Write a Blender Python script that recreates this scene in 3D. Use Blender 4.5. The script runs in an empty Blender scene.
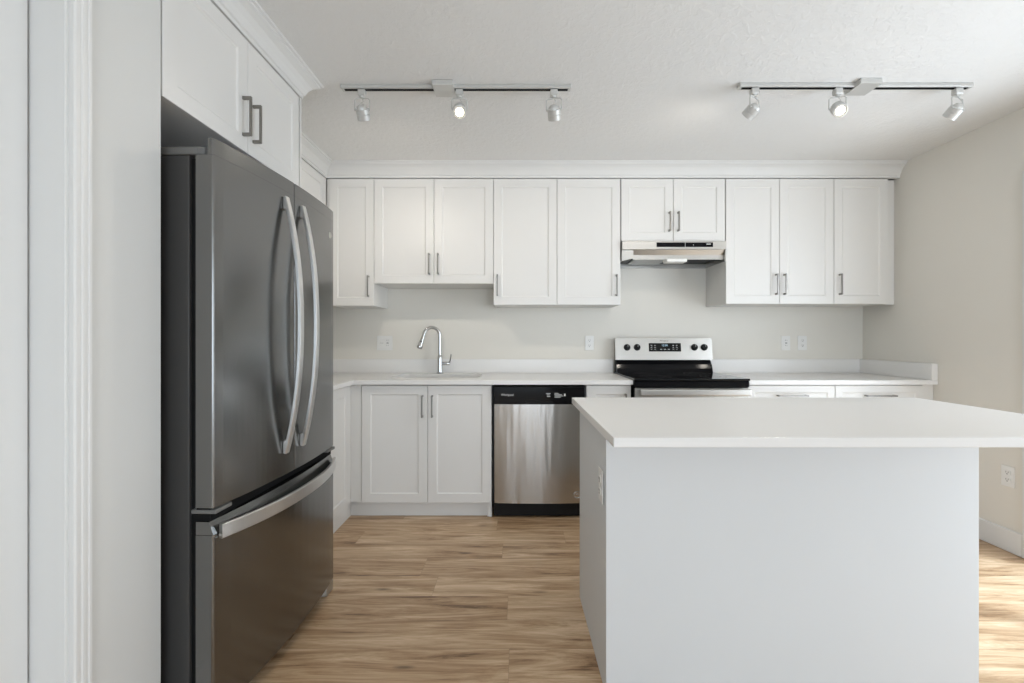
import bpy, bmesh, math, random
from mathutils import Vector, Matrix
random.seed(7)
C = bpy.context.scene.collection
S = bpy.context.scene
PI = math.pi

# ------------------------------------------------------------------ camera
cam_d = bpy.data.cameras.new('camera')
cam_d.sensor_width = 36.0
cam_d.lens = 16.0
cam_d.shift_x = -8.0/1024
cam_d.shift_y = -3.5/1024
cam_d.clip_start = 0.02
cam = bpy.data.objects.new('camera', cam_d)
C.objects.link(cam)
cam.location = (0, 0, 1.19)
cam.rotation_euler = (PI/2, 0, 0)
S.camera = cam

# ------------------------------------------------------------------ world, daylight, exposure
w = bpy.data.worlds.new('sky'); S.world = w; w.use_nodes = True
bgn = w.node_tree.nodes['Background']
bgn.inputs[0].default_value = (0.72, 0.83, 1.0, 1)
bgn.inputs[1].default_value = 1.0

def area(name, loc, rot, sx, sy, power, col):
    l = bpy.data.lights.new(name, 'AREA'); l.shape = 'RECTANGLE'
    l.size = sx; l.size_y = sy; l.energy = power; l.color = col
    o = bpy.data.objects.new(name, l); C.objects.link(o)
    o.location = loc; o.rotation_euler = rot
    return o
# daylight entering the big window behind the camera and the glass patio door on the right
area('daylight_rear_window', (0.85, -3.45, 1.25), (PI/2, 0, 0), 3.2, 2.1, 100, (0.78, 0.89, 1.0))
area('daylight_patio_door', (3.10, 1.30, 1.1), (PI/2, 0, PI/2), 2.1, 2.1, 68, (0.84, 0.92, 1.0))
# high sun through the patio door and rear window, landing on the floor right of the island
sun_d = bpy.data.lights.new('sun', 'SUN'); sun_d.energy = 3.6; sun_d.angle = 0.05; sun_d.color = (0.68, 0.84, 1.0)
sun = bpy.data.objects.new('sun', sun_d); C.objects.link(sun)
sun.rotation_euler = Vector((-0.59, 0.40, -1.0)).to_track_quat('-Z', 'Y').to_euler()

S.view_settings.view_transform = 'Standard'
S.view_settings.look = 'None'
S.view_settings.gamma = 1.0
S.view_settings.use_curve_mapping = False
S.view_settings.exposure = 0.20

# ------------------------------------------------------------------ material helpers
def new_mat(name):
    m = bpy.data.materials.new(name); m.use_nodes = True
    return m, m.node_tree, m.node_tree.nodes['Principled BSDF']

def pmat(name, col, rough=0.5, metal=0.0, spec=0.5, bump=None, var=0.0, coat=0.0):
    """principled with a faint procedural mottling and optional noise bump (scale, strength, distance)"""
    m, nt, b = new_mat(name)
    b.inputs['Roughness'].default_value = rough
    b.inputs['Metallic'].default_value = metal
    b.inputs['Specular IOR Level'].default_value = spec
    b.inputs['Coat Weight'].default_value = coat
    tc = nt.nodes.new('ShaderNodeTexCoord')
    n = nt.nodes.new('ShaderNodeTexNoise'); n.inputs['Scale'].default_value = 6.0
    n.inputs['Detail'].default_value = 4
    nt.links.new(tc.outputs['Object'], n.inputs['Vector'])
    r = nt.nodes.new('ShaderNodeValToRGB')
    v = var if var else 0.01
    r.color_ramp.elements[0].color = tuple(max(0, c*(1-v)) for c in col)+(1,)
    r.color_ramp.elements[1].color = tuple(min(1, c*(1+v)) for c in col)+(1,)
    nt.links.new(n.outputs['Fac'], r.inputs['Fac'])
    nt.links.new(r.outputs['Color'], b.inputs['Base Color'])
    if bump:
        n2 = nt.nodes.new('ShaderNodeTexNoise'); n2.inputs['Scale'].default_value = bump[0]
        n2.inputs['Detail'].default_value = 3
        nt.links.new(tc.outputs['Object'], n2.inputs['Vector'])
        bp = nt.nodes.new('ShaderNodeBump'); bp.inputs['Strength'].default_value = bump[1]
        bp.inputs['Distance'].default_value = bump[2]
        nt.links.new(n2.outputs['Fac'], bp.inputs['Height'])
        nt.links.new(bp.outputs['Normal'], b.inputs['Normal'])
    return m

def steel(name, col, rough, stretch=(1, 1, 60), bump=0.02, aniso=0.0, var=0.06, wave=0.0):
    """brushed metal: grain stretched along one axis"""
    m, nt, b = new_mat(name)
    b.inputs['Metallic'].default_value = 1.0
    tc = nt.nodes.new('ShaderNodeTexCoord')
    mp = nt.nodes.new('ShaderNodeMapping'); mp.inputs['Scale'].default_value = stretch
    nt.links.new(tc.outputs['Object'], mp.inputs['Vector'])
    n = nt.nodes.new('ShaderNodeTexNoise'); n.inputs['Scale'].default_value = 12
    n.inputs['Detail'].default_value = 5
    nt.links.new(mp.outputs['Vector'], n.inputs['Vector'])
    r = nt.nodes.new('ShaderNodeValToRGB')
    r.color_ramp.elements[0].color = tuple(c*(1-var) for c in col)+(1,)
    r.color_ramp.elements[1].color = tuple(min(1, c*(1+var)) for c in col)+(1,)
    nt.links.new(n.outputs['Fac'], r.inputs['Fac'])
    nt.links.new(r.outputs['Color'], b.inputs['Base Color'])
    mr = nt.nodes.new('ShaderNodeMapRange')
    mr.inputs['To Min'].default_value = rough*0.95; mr.inputs['To Max'].default_value = rough*1.05
    nt.links.new(n.outputs['Fac'], mr.inputs['Value'])
    nt.links.new(mr.outputs['Result'], b.inputs['Roughness'])
    b.inputs['Anisotropic'].default_value = aniso
    bp = nt.nodes.new('ShaderNodeBump'); bp.inputs['Strength'].default_value = bump
    bp.inputs['Distance'].default_value = 0.001
    nt.links.new(n.outputs['Fac'], bp.inputs['Height'])
    nt.links.new(bp.outputs['Normal'], b.inputs['Normal'])
    if wave:      # slight pressing waves of the sheet, running vertically
        mp2 = nt.nodes.new('ShaderNodeMapping'); mp2.inputs['Scale'].default_value = (1, 0.2, 0.12)
        nt.links.new(tc.outputs['Object'], mp2.inputs['Vector'])
        n2 = nt.nodes.new('ShaderNodeTexNoise'); n2.inputs['Scale'].default_value = 9; n2.inputs['Detail'].default_value = 2
        nt.links.new(mp2.outputs['Vector'], n2.inputs['Vector'])
        b2 = nt.nodes.new('ShaderNodeBump'); b2.inputs['Strength'].default_value = 1.0; b2.inputs['Distance'].default_value = wave
        nt.links.new(n2.outputs['Fac'], b2.inputs['Height']); nt.links.new(bp.outputs['Normal'], b2.inputs['Normal'])
        nt.links.new(b2.outputs['Normal'], b.inputs['Normal'])
    return m

def floor_mat():
    m, nt, b = new_mat('oak_vinyl_planks')
    N = nt.nodes.new; L = nt.links.new
    def math_(op, a, c=None, d=None):
        n = N('ShaderNodeMath'); n.operation = op
        for i, v in enumerate((a, c, d)):
            if v is None: continue
            if isinstance(v, (int, float)): n.inputs[i].default_value = v
            else: L(v, n.inputs[i])
        return n.outputs[0]
    tc = N('ShaderNodeTexCoord'); sp = N('ShaderNodeSeparateXYZ'); L(tc.outputs['Object'], sp.inputs[0])
    x, y = sp.outputs['X'], sp.outputs['Y']
    W, LEN = 0.178, 1.22
    yr = math_('DIVIDE', math_('ADD', y, 10.04), W)
    row = math_('FLOOR', yr); fy = math_('FRACT', yr)
    wn = N('ShaderNodeTexWhiteNoise'); wn.noise_dimensions = '1D'; L(row, wn.inputs['W'])
    xr = math_('ADD', math_('DIVIDE', math_('ADD', x, 20), LEN), wn.outputs['Value'])
    col = math_('FLOOR', xr); fx = math_('FRACT', xr)
    cb = N('ShaderNodeCombineXYZ'); L(row, cb.inputs[0]); L(col, cb.inputs[1])
    wp = N('ShaderNodeTexWhiteNoise'); wp.noise_dimensions = '2D'; L(cb.outputs[0], wp.inputs['Vector'])
    rnd = wp.outputs['Value']
    # grain space: stretched along x, shifted per plank
    gx = math_('ADD', math_('MULTIPLY', x, 1.0), math_('MULTIPLY', rnd, 37.0))
    gy = math_('ADD', math_('MULTIPLY', y, 9.5), math_('MULTIPLY', rnd, 91.0))
    gv = N('ShaderNodeCombineXYZ'); L(gx, gv.inputs[0]); L(gy, gv.inputs[1])
    n1 = N('ShaderNodeTexNoise'); n1.inputs['Scale'].default_value = 1.7; n1.inputs['Detail'].default_value = 10
    n1.inputs['Roughness'].default_value = 0.72; n1.inputs['Distortion'].default_value = 0.9
    L(gv.outputs[0], n1.inputs['Vector'])
    gv2 = N('ShaderNodeCombineXYZ'); L(math_('MULTIPLY', gx, 2.5), gv2.inputs[0]); L(math_('MULTIPLY', gy, 7.0), gv2.inputs[1])
    n2 = N('ShaderNodeTexNoise'); n2.inputs['Scale'].default_value = 2.6; n2.inputs['Detail'].default_value = 4
    L(gv2.outputs[0], n2.inputs['Vector'])
    ramp = N('ShaderNodeValToRGB'); cr = ramp.color_ramp
    cr.elements[0].position = 0.36; cr.elements[0].color = (0.165, 0.091, 0.044, 1)
    cr.elements[1].position = 0.64; cr.elements[1].color = (0.71, 0.54, 0.37, 1)
    e = cr.elements.new(0.43); e.color = (0.37, 0.228, 0.122, 1)
    e = cr.elements.new(0.53); e.color = (0.54, 0.375, 0.228, 1)
    mixf = math_('ADD', math_('MULTIPLY', n1.outputs['Fac'], 0.82), math_('MULTIPLY', n2.outputs['Fac'], 0.18))
    mixf = math_('ADD', mixf, math_('MULTIPLY', math_('SUBTRACT', rnd, 0.5), 0.035))
    L(mixf, ramp.inputs['Fac'])
    # knots: sparse dark eyes
    kv = N('ShaderNodeCombineXYZ'); L(math_('MULTIPLY', x, 0.9), kv.inputs[0]); L(math_('MULTIPLY', y, 3.4), kv.inputs[1])
    vo = N('ShaderNodeTexVoronoi'); vo.inputs['Scale'].default_value = 1.9; L(kv.outputs[0], vo.inputs['Vector'])
    kn = N('ShaderNodeMapRange'); kn.inputs['From Min'].default_value = 0.02; kn.inputs['From Max'].default_value = 0.085
    kn.inputs['To Min'].default_value = 0.42; kn.inputs['To Max'].default_value = 1.0
    L(vo.outputs['Distance'], kn.inputs['Value'])
    # seams between planks
    ey = math_('MINIMUM', fy, math_('SUBTRACT', 1.0, fy)); ex = math_('MINIMUM', fx, math_('SUBTRACT', 1.0, fx))
    sy = math_('GREATER_THAN', ey, 0.007); sx = math_('GREATER_THAN', ex, 0.0007)
    seam = math_('MULTIPLY', sy, sx)
    sf = math_('ADD', math_('MULTIPLY', seam, 0.25), 0.75)
    tot = math_('MULTIPLY', sf, kn.outputs[0])
    mx = N('ShaderNodeMix'); mx.data_type = 'RGBA'; mx.blend_type = 'MULTIPLY'; mx.inputs['Factor'].default_value = 1
    L(ramp.outputs['Color'], mx.inputs[6])
    cc = N('ShaderNodeCombineColor'); L(tot, cc.inputs[0]); L(tot, cc.inputs[1]); L(tot, cc.inputs[2])
    L(cc.outputs[0], mx.inputs[7]); L(mx.outputs[2], b.inputs['Base Color'])
    b.inputs['Roughness'].default_value = 0.36
    bp = N('ShaderNodeBump'); bp.inputs['Strength'].default_value = 0.25; bp.inputs['Distance'].default_value = 0.001
    L(math_('ADD', mixf, seam), bp.inputs['Height']); L(bp.outputs['Normal'], b.inputs['Normal'])
    return m

def glass_mat():
    m = bpy.data.materials.new('window_glass'); m.use_nodes = True
    nt = m.node_tree; nt.nodes.clear()
    out = nt.nodes.new('ShaderNodeOutputMaterial'); mix = nt.nodes.new('ShaderNodeMixShader')
    tr = nt.nodes.new('ShaderNodeBsdfTransparent'); gl = nt.nodes.new('ShaderNodeBsdfGlossy')
    gl.inputs['Roughness'].default_value = 0.02
    lw = nt.nodes.new('ShaderNodeLayerWeight'); lw.inputs['Blend'].default_value = 0.5
    pw = nt.nodes.new('ShaderNodeMath'); pw.operation = 'POWER'; pw.inputs[1].default_value = 5
    fr = nt.nodes.new('ShaderNodeMath'); fr.operation = 'MULTIPLY_ADD'; fr.inputs[1].default_value = 0.5; fr.inputs[2].default_value = 0.03
    nt.links.new(lw.outputs['Facing'], pw.inputs[0]); nt.links.new(pw.outputs[0], fr.inputs[0])
    nt.links.new(fr.outputs[0], mix.inputs[0]); nt.links.new(tr.outputs[0], mix.inputs[1])
    nt.links.new(gl.outputs[0], mix.inputs[2]); nt.links.new(mix.outputs[0], out.inputs[0])
    return m

def emis_mat(name, col, st):
    m = bpy.data.materials.new(name); m.use_nodes = True
    nt = m.node_tree; nt.nodes.clear()
    out = nt.nodes.new('ShaderNodeOutputMaterial'); e = nt.nodes.new('ShaderNodeEmission')
    e.inputs[0].default_value = col+(1,); e.inputs[1].default_value = st
    nt.links.new(e.outputs[0], out.inputs[0]); return m

def ceiling_mat():
    m, nt, b = new_mat('knockdown_ceiling')
    b.inputs['Base Color'].default_value = (0.80, 0.795, 0.775, 1)
    b.inputs['Roughness'].default_value = 0.9
    tc = nt.nodes.new('ShaderNodeTexCoord')
    n = nt.nodes.new('ShaderNodeTexNoise'); n.inputs['Scale'].default_value = 30; n.inputs['Detail'].default_value = 6
    n.inputs['Roughness'].default_value = 0.6; n.inputs['Distortion'].default_value = 0.6
    nt.links.new(tc.outputs['Object'], n.inputs['Vector'])
    r = nt.nodes.new('ShaderNodeMapRange'); r.interpolation_type = 'SMOOTHSTEP'
    r.inputs['From Min'].default_value = 0.44; r.inputs['From Max'].default_value = 0.60
    nt.links.new(n.outputs['Fac'], r.inputs['Value'])
    bp = nt.nodes.new('ShaderNodeBump'); bp.inputs['Strength'].default_value = 0.30; bp.inputs['Distance'].default_value = 0.004
    nt.links.new(r.outputs['Result'], bp.inputs['Height']); nt.links.new(bp.outputs['Normal'], b.inputs['Normal'])
    return m

M = {
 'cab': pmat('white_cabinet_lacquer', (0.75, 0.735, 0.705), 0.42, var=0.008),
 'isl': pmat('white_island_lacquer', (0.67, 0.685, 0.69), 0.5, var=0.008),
 'ctop': pmat('white_quartz', (0.80, 0.785, 0.76), 0.28, var=0.012),
 'wall': pmat('greige_wall_paint', (0.76, 0.73, 0.665), 0.85, bump=(220, 0.15, 0.001)),
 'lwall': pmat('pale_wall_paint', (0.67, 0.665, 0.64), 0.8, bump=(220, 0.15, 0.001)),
 'trim': pmat('white_trim_paint', (0.74, 0.735, 0.715), 0.45),
 'ceil': ceiling_mat(),
 'floor': floor_mat(),
 'glass': glass_mat(),
 'fridge': steel('dark_stainless', (0.212, 0.211, 0.206), 0.22, (1.5, 1.5, 120), 0.0, var=0.015),
 'fridge_edge': steel('door_side_metal', (0.50, 0.485, 0.45), 0.45, (30, 30, 1), 0.02),
 'fridge_body': pmat('charcoal_cabinet_paint', (0.060, 0.058, 0.056), 0.45, spec=0.3, bump=(300, 0.2, 0.001)),
 'hinge': pmat('grey_hinge_plastic', (0.15, 0.147, 0.14), 0.5),
 'handle_steel': steel('brushed_handle_steel', (0.66, 0.66, 0.65), 0.33, (60, 60, 2), 0.02),
 'dw': steel('brushed_dishwasher_steel', (0.46, 0.445, 0.42), 0.24, (40, 1, 0.6), 0.03, 0.0, 0.03, 0.007),
 'steel': steel('brushed_appliance_steel', (0.54, 0.525, 0.495), 0.32, (1, 1, 50), 0.02),
 'pull': steel('brushed_nickel_pull', (0.27, 0.26, 0.24), 0.34, (3, 3, 40), 0.02),
 'chrome': pmat('polished_chrome', (0.55, 0.55, 0.55), 0.08, metal=1.0),
 'black': pmat('black_gloss_enamel', (0.006, 0.006, 0.007), 0.10, spec=0.15),
 'blackm': pmat('black_plastic', (0.007, 0.007, 0.007), 0.45, spec=0.2),
 'cglass': pmat('black_ceramic_glass', (0.006, 0.007, 0.008), 0.04, spec=0.3),
 'plastic': pmat('white_plastic', (0.80, 0.79, 0.76), 0.35),
 'slot': pmat('dark_slot', (0.10, 0.095, 0.09), 0.6),
 'silver': pmat('satin_silver_paint', (0.60, 0.595, 0.57), 0.4, metal=0.35),
 'sink': steel('sink_steel', (0.62, 0.62, 0.60), 0.3, (20, 1, 1), 0.02),
 'filter': steel('mesh_filter', (0.40, 0.40, 0.39), 0.4, (40, 40, 1), 0.5),
 'mark': pmat('white_print', (0.75, 0.75, 0.74), 0.5),
 'bluemark': emis_mat('lit_display_digits', (0.55, 0.78, 0.95), 0.8),
 'bulb': emis_mat('lit_lamp_face', (1.0, 0.90, 0.72), 12),
 'bulboff': pmat('lamp_lens', (0.55, 0.55, 0.53), 0.2),
 'lens': pmat('hood_light_lens', (0.85, 0.84, 0.80), 0.3),
 'gap': pmat('dark_seal', (0.01, 0.01, 0.01), 0.8, spec=0.1),
}

# ------------------------------------------------------------------ geometry helpers
def BM(): return bmesh.new()

def box(bm, x0, x1, y0, y1, z0, z1, bev=0.0, seg=1, mi=0, mat=None):
    t = bmesh.new()
    bmesh.ops.create_cube(t, size=1)
    for v in t.verts:
        v.co = Vector(((x0+x1)/2+v.co.x*(x1-x0), (y0+y1)/2+v.co.y*(y1-y0), (z0+z1)/2+v.co.z*(z1-z0)))
    if bev > 0:
        bmesh.ops.bevel(t, geom=list(t.edges), offset=min(bev, abs(x1-x0)/2.2, abs(y1-y0)/2.2, abs(z1-z0)/2.2),
                        segments=seg, profile=0.5, affect='EDGES')
    merge(bm, t, mi, mat)

def merge(bm, t, mi=0, mat=None, smooth=False):
    if mat is not None: t.transform(mat)
    vm = {}
    for v in t.verts: vm[v] = bm.verts.new(v.co)
    for f in t.faces:
        try: g = bm.faces.new([vm[v] for v in f.verts])
        except ValueError: continue
        g.material_index = mi; g.smooth = f.smooth or smooth
    t.free()

def cyl(bm, p0, p1, r0, r1=None, n=20, mi=0, caps=True, smooth=True):
    r1 = r0 if r1 is None else r1
    p0 = Vector(p0); p1 = Vector(p1); d = p1-p0
    q = d.to_track_quat('Z', 'Y')
    a = [bm.verts.new(p0+q@Vector((math.cos(2*PI*i/n)*r0, math.sin(2*PI*i/n)*r0, 0))) for i in range(n)]
    b = [bm.verts.new(p1+q@Vector((math.cos(2*PI*i/n)*r1, math.sin(2*PI*i/n)*r1, 0))) for i in range(n)]
    for i in range(n):
        f = bm.faces.new((a[i], a[(i+1) % n], b[(i+1) % n], b[i])); f.smooth = smooth; f.material_index = mi
    if caps:
        f = bm.faces.new(a[::-1]); f.material_index = mi
        f = bm.faces.new(b); f.material_index = mi

def lathe(bm, base, axis, prof, n=28, mi=0):
    """prof: list of (radius, height) along axis"""
    base = Vector(base); q = Vector(axis).to_track_quat('Z', 'Y'); rings = []
    for r, h in prof:
        rings.append([bm.verts.new(base+q@Vector((math.cos(2*PI*i/n)*r, math.sin(2*PI*i/n)*r, h))) for i in range(n)])
    for a, b in zip(rings, rings[1:]):
        for i in range(n):
            f = bm.faces.new((a[i], a[(i+1) % n], b[(i+1) % n], b[i])); f.smooth = True; f.material_index = mi
    bm.faces.new(rings[0][::-1]).material_index = mi
    bm.faces.new(rings[-1]).material_index = mi

def tube(bm, pts, r, n=12, rads=None, mi=0, sec=None):
    """round (or rectangular: sec=(w,t) with up vector) sweep"""
    pts = [Vector(p) for p in pts]; rings = []
    ref = None
    for i, p in enumerate(pts):
        t = (pts[min(i+1, len(pts)-1)]-pts[max(i-1, 0)]).normalized()
        if ref is None:
            ref = Vector((0, 0, 1)) if abs(t.z) < 0.9 else Vector((1, 0, 0))
            if sec: ref = Vector(sec[2])
        u = (ref-t*ref.dot(t)).normalized(); v = t.cross(u); ref = u
        rr = rads[i] if rads else r
        if sec:
            a, b = sec[0]/2, sec[1]/2; c = min(a, b)*0.35
            P = [(a, b-c), (a-c, b), (-a+c, b), (-a, b-c), (-a, -b+c), (-a+c, -b), (a-c, -b), (a, -b+c)]
            rings.append([bm.verts.new(p+u*px+v*py) for px, py in P])
        else:
            rings.append([bm.verts.new(p+u*math.cos(2*PI*k/n)*rr+v*math.sin(2*PI*k/n)*rr) for k in range(n)])
    m = len(rings[0])
    for a, b in zip(rings, rings[1:]):
        for i in range(m):
            f = bm.faces.new((a[i], a[(i+1) % m], b[(i+1) % m], b[i])); f.smooth = not sec; f.material_index = mi
    bm.faces.new(rings[0][::-1]).material_index = mi; bm.faces.new(rings[-1]).material_index = mi

def prism(bm, outline, lo, hi, axis='Z', holes=(), mi=0, bev=0.0, smooth=False):
    """extrude a 2D outline (with holes). axis Z: pts=(x,y); X: pts=(y,z); Y: pts=(x,z)"""
    def P(a, b, c):
        return {'Z': (a, b, c), 'X': (c, a, b), 'Y': (a, c, b)}[axis]
    t = bmesh.new(); edges = []
    for loop in [outline]+list(holes):
        vs = [t.verts.new(P(a, b, lo)) for a, b in loop]
        for i in range(len(vs)): edges.append(t.edges.new((vs[i], vs[(i+1) % len(vs)])))
    if holes:
        bmesh.ops.triangle_fill(t, use_beauty=True, use_dissolve=False, edges=edges)
    else:
        t.faces.new([v for v in t.verts])
    faces = list(t.faces)
    r = bmesh.ops.extrude_face_region(t, geom=faces)
    off = Vector(P(0, 0, hi-lo))
    for v in [g for g in r['geom'] if isinstance(g, bmesh.types.BMVert)]: v.co += off
    bmesh.ops.recalc_face_normals(t, faces=list(t.faces))
    if bev > 0:
        es = [e for e in t.edges if len(e.link_faces) == 2 and e.calc_face_angle(0) > 0.6]
        bmesh.ops.bevel(t, geom=es, offset=bev, segments=2, profile=0.5, affect='EDGES')
    if smooth:
        for f in t.faces:
            if abs(f.normal.dot(off.normalized())) < 0.5: f.smooth = True
    merge(bm, t, mi)

def rect(a0, a1, b0, b1): return [(a0, b0), (a1, b0), (a1, b1), (a0, b1)]

def rrect(a0, a1, b0, b1, r, n=6):
    out = []
    for cx, cy, s in ((a1-r, b0+r, -90), (a1-r, b1-r, 0), (a0+r, b1-r, 90), (a0+r, b0+r, 180)):
        for i in range(n+1):
            t = math.radians(s+90*i/n); out.append((cx+math.cos(t)*r, cy+math.sin(t)*r))
    return out

ORG = {}
def obj(name, bm, mats, parent=None, world=True):
    me = bpy.data.meshes.new(name)
    bmesh.ops.remove_doubles(bm, verts=bm.verts, dist=1e-6)
    bmesh.ops.recalc_face_normals(bm, faces=list(bm.faces))
    if parent is not None:
        org = ORG.get(parent.name, Vector((0, 0, 0))) if world else Vector((0, 0, 0))
    else:
        xs = [v.co for v in bm.verts]
        org = Vector(((min(v.x for v in xs)+max(v.x for v in xs))/2, (min(v.y for v in xs)+max(v.y for v in xs))/2, min(v.z for v in xs)))
    bmesh.ops.translate(bm, verts=bm.verts, vec=-org)
    bm.to_mesh(me); bm.free()
    flags = [p.use_smooth for p in me.polygons]
    if any(flags):
        me.set_sharp_from_angle(angle=math.radians(38))
        me.polygons.foreach_set('use_smooth', flags)
    for mm in (mats if isinstance(mats, (list, tuple)) else [mats]): me.materials.append(mm)
    o = bpy.data.objects.new(name, me); C.objects.link(o)
    if parent is not None:
        o.parent = parent; ORG[o.name] = org if world else Vector((0, 0, 0))
    else:
        o.location = org; ORG[o.name] = org
    return o

def tag(o, label, cat, group=None):
    o['label'] = label; o['category'] = cat
    if group: o['group'] = group
    return o

def thing(name, label, cat, loc, rotz=0, group=None):
    o = bpy.data.objects.new(name, None); C.objects.link(o)
    o.empty_display_size = 0.1
    o.location = loc; o.rotation_euler = (0, 0, rotz)
    ORG[o.name] = Vector(loc)
    return tag(o, label, cat, group)

def struct(name, bm, m):
    o = obj(name, bm, m); o['kind'] = 'structure'; return o

def text_mesh(txt, size, ext=0.0004):
    cu = bpy.data.curves.new('lettering', 'FONT'); cu.body = txt; cu.size = size; cu.extrude = ext
    cu.align_x = 'CENTER'; cu.align_y = 'CENTER'; cu.resolution_u = 2
    o = bpy.data.objects.new('lettering', cu); C.objects.link(o)
    dg = bpy.context.evaluated_depsgraph_get(); dg.update()
    me = bpy.data.meshes.new_from_object(o.evaluated_get(dg))
    t = bmesh.new(); t.from_mesh(me)
    bpy.data.objects.remove(o); bpy.data.curves.remove(cu); bpy.data.meshes.remove(me)
    return t

# ------------------------------------------------------------------ key sizes
XR = 2.73        # right wall face
YB = 3.625       # back wall face
XL = -1.74       # left wall face behind the cabinets
XN = -1.05       # near left wall face
YF = -3.2        # wall behind the camera
ZC = 2.44        # ceiling
YD = 3.273       # front of wall-cabinet doors
YBD = 2.993      # front of base-cabinet doors
ZT = 2.337       # top of wall-cabinet doors
T = 0.12

# ------------------------------------------------------------------ room shell
b = BM(); box(b, XL-T, XR+T, YF-T, YB+T, -0.1, 0); struct('floor', b, M['floor'])
b = BM(); box(b, XL-T, XR+T, YF-T, YB+T, ZC, ZC+0.1); struct('ceiling', b, M['ceil'])
b = BM(); box(b, XL-T, XR+T, YB, YB+T, 0, ZC); struct('wall_back', b, M['wall'])
# right wall with the patio-door opening
PD = (0.55, 2.370, 0.0, 2.03)
b = BM()
prism(b, [(YF-T, 0), (PD[0], 0), (PD[0], PD[3]), (PD[1], PD[3]), (PD[1], 0), (YB, 0), (YB, ZC), (YF-T, ZC)], XR, XR+T, 'X')
struct('wall_right', b, M['wall'])
# wall behind the camera with a wide window
WN = (-0.6, 2.3, 0.12, 2.15)
b = BM(); prism(b, rect(XN, XR, 0, ZC), YF-T, YF, 'Y', holes=[rect(*WN)]); struct('wall_rear', b, M['wall'])
# near left wall: doorway, then the stub that closes the fridge alcove
DR = (0.20, 1.068, 2.04)
b = BM()
prism(b, [(YF-T, 0), (DR[0], 0), (DR[0], DR[2]), (DR[1], DR[2]), (DR[1], 0), (1.33, 0), (1.33, ZC), (YF-T, ZC)], XN-T, XN, 'X')
box(b, XL-T, XN-T, 1.21, 1.33, 0, ZC)
struct('wall_left', b, M['lwall'])
b = BM(); box(b, XL-T, XL, 1.33, YB, 0, ZC); struct('wall_alcove', b, M['wall'])

# door in the left wall: slab, jamb and fluted casing
b = BM()
box(b, XN-0.117, XN-0.080, DR[0]+0.022, DR[1]-0.022, 0.008, DR[2]-0.022, 0.002)
d = struct('door_1', b, M['trim'])
b = BM()
for (y0, y1) in ((DR[1]-0.018, DR[1]), (DR[0], DR[0]+0.018)):
    box(b, XN-T, XN, y0, y1, 0, DR[2], 0.001)
box(b, XN-T, XN, DR[0], DR[1], DR[2]-0.018, DR[2])
struct('trim_1', b, M['trim'])
def fluted(dist):       # casing section across its width: (width, thickness)
    return [(0, 0), (0, 0.012), (0.004, 0.015), (0.010, 0.015), (0.013, 0.0125), (0.017, 0.0125), (0.020, 0.0155),
            (0.027, 0.0155), (0.030, 0.0125), (0.034, 0.0125), (0.037, 0.0150), (0.043, 0.0150), (0.048, 0.010), (0.050, 0)]
b = BM()
prism(b, [(XN+t, DR[1]-0.010+wd) for wd, t in fluted(0)], 0, DR[2]+0.040, 'Z')
prism(b, [(XN+t, DR[0]+0.010-wd) for wd, t in fluted(0)], 0, DR[2]+0.040, 'Z')
prism(b, [(XN+t, DR[2]-0.010+wd) for wd, t in fluted(0)], DR[0]+0.010, DR[1]-0.010, 'Y')
struct('trim_2', b, M['trim'])

# patio door: casing, frame, two glass panels
b = BM()
box(b, XR-0.018, XR, PD[1], PD[1]+0.09, 0, PD[3]+0.065, 0.004)
box(b, XR-0.018, XR, PD[0]-0.09, PD[0], 0, PD[3]+0.065, 0.004)
box(b, XR-0.018, XR, PD[0]+0.001, PD[1]-0.001, PD[3], PD[3]+0.065, 0.004)
struct('trim_3', b, M['trim'])
b = BM(); box(b, XR-0.014, XR, PD[1]+0.091, 2.985, 0, 0.125, 0.004); struct('baseboard_right', b, M['trim'])
b = BM(); box(b, XR-0.014, XR, YF, PD[0]-0.091, 0, 0.125, 0.004); struct('baseboard_right_near', b, M['trim'])
b = BM(); box(b, XN, XN+0.014, 1.11, 1.325, 0, 0.125, 0.004); struct('baseboard_left', b, M['trim'])
b = BM(); ym = (PD[0]+PD[1])/2
for (a0, a1, x0) in ((PD[0]+0.01, ym+0.03, XR+0.03), (ym-0.03, PD[1]-0.01, XR+0.07)):
    prism(b, rect(a0, a1, 0.01, PD[3]-0.01), x0, x0+0.035, 'X', holes=[rect(a0+0.06, a1-0.06, 0.09, PD[3]-0.08)])
d2 = struct('door_2', b, M['trim'])
g = BM(); box(g, XR+0.045, XR+0.05, PD[0]+0.071, ym-0.031, 0.091, PD[3]-0.081)
box(g, XR+0.085, XR+0.09, ym+0.031, PD[1]-0.071, 0.091, PD[3]-0.081)
obj('glass_pane', g, M['glass'], d2)
b = BM(); prism(b, rect(WN[0]+0.002, WN[1]-0.002, WN[2]+0.002, WN[3]-0.002), YF-0.09, YF-0.03, 'Y',
      holes=[rect(WN[0]+0.06, 0.82, WN[2]+0.06, WN[3]-0.06), rect(0.88, WN[1]-0.06, WN[2]+0.06, WN[3]-0.06)])
wn = struct('window_1', b, M['trim'])
g = BM(); box(g, WN[0]+0.061, 0.819, YF-0.062, YF-0.056, WN[2]+0.061, WN[3]-0.061)
box(g, 0.881, WN[1]-0.061, YF-0.062, YF-0.056, WN[2]+0.061, WN[3]-0.061)
obj('glass_pane', g, M['glass'], wn)

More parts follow.
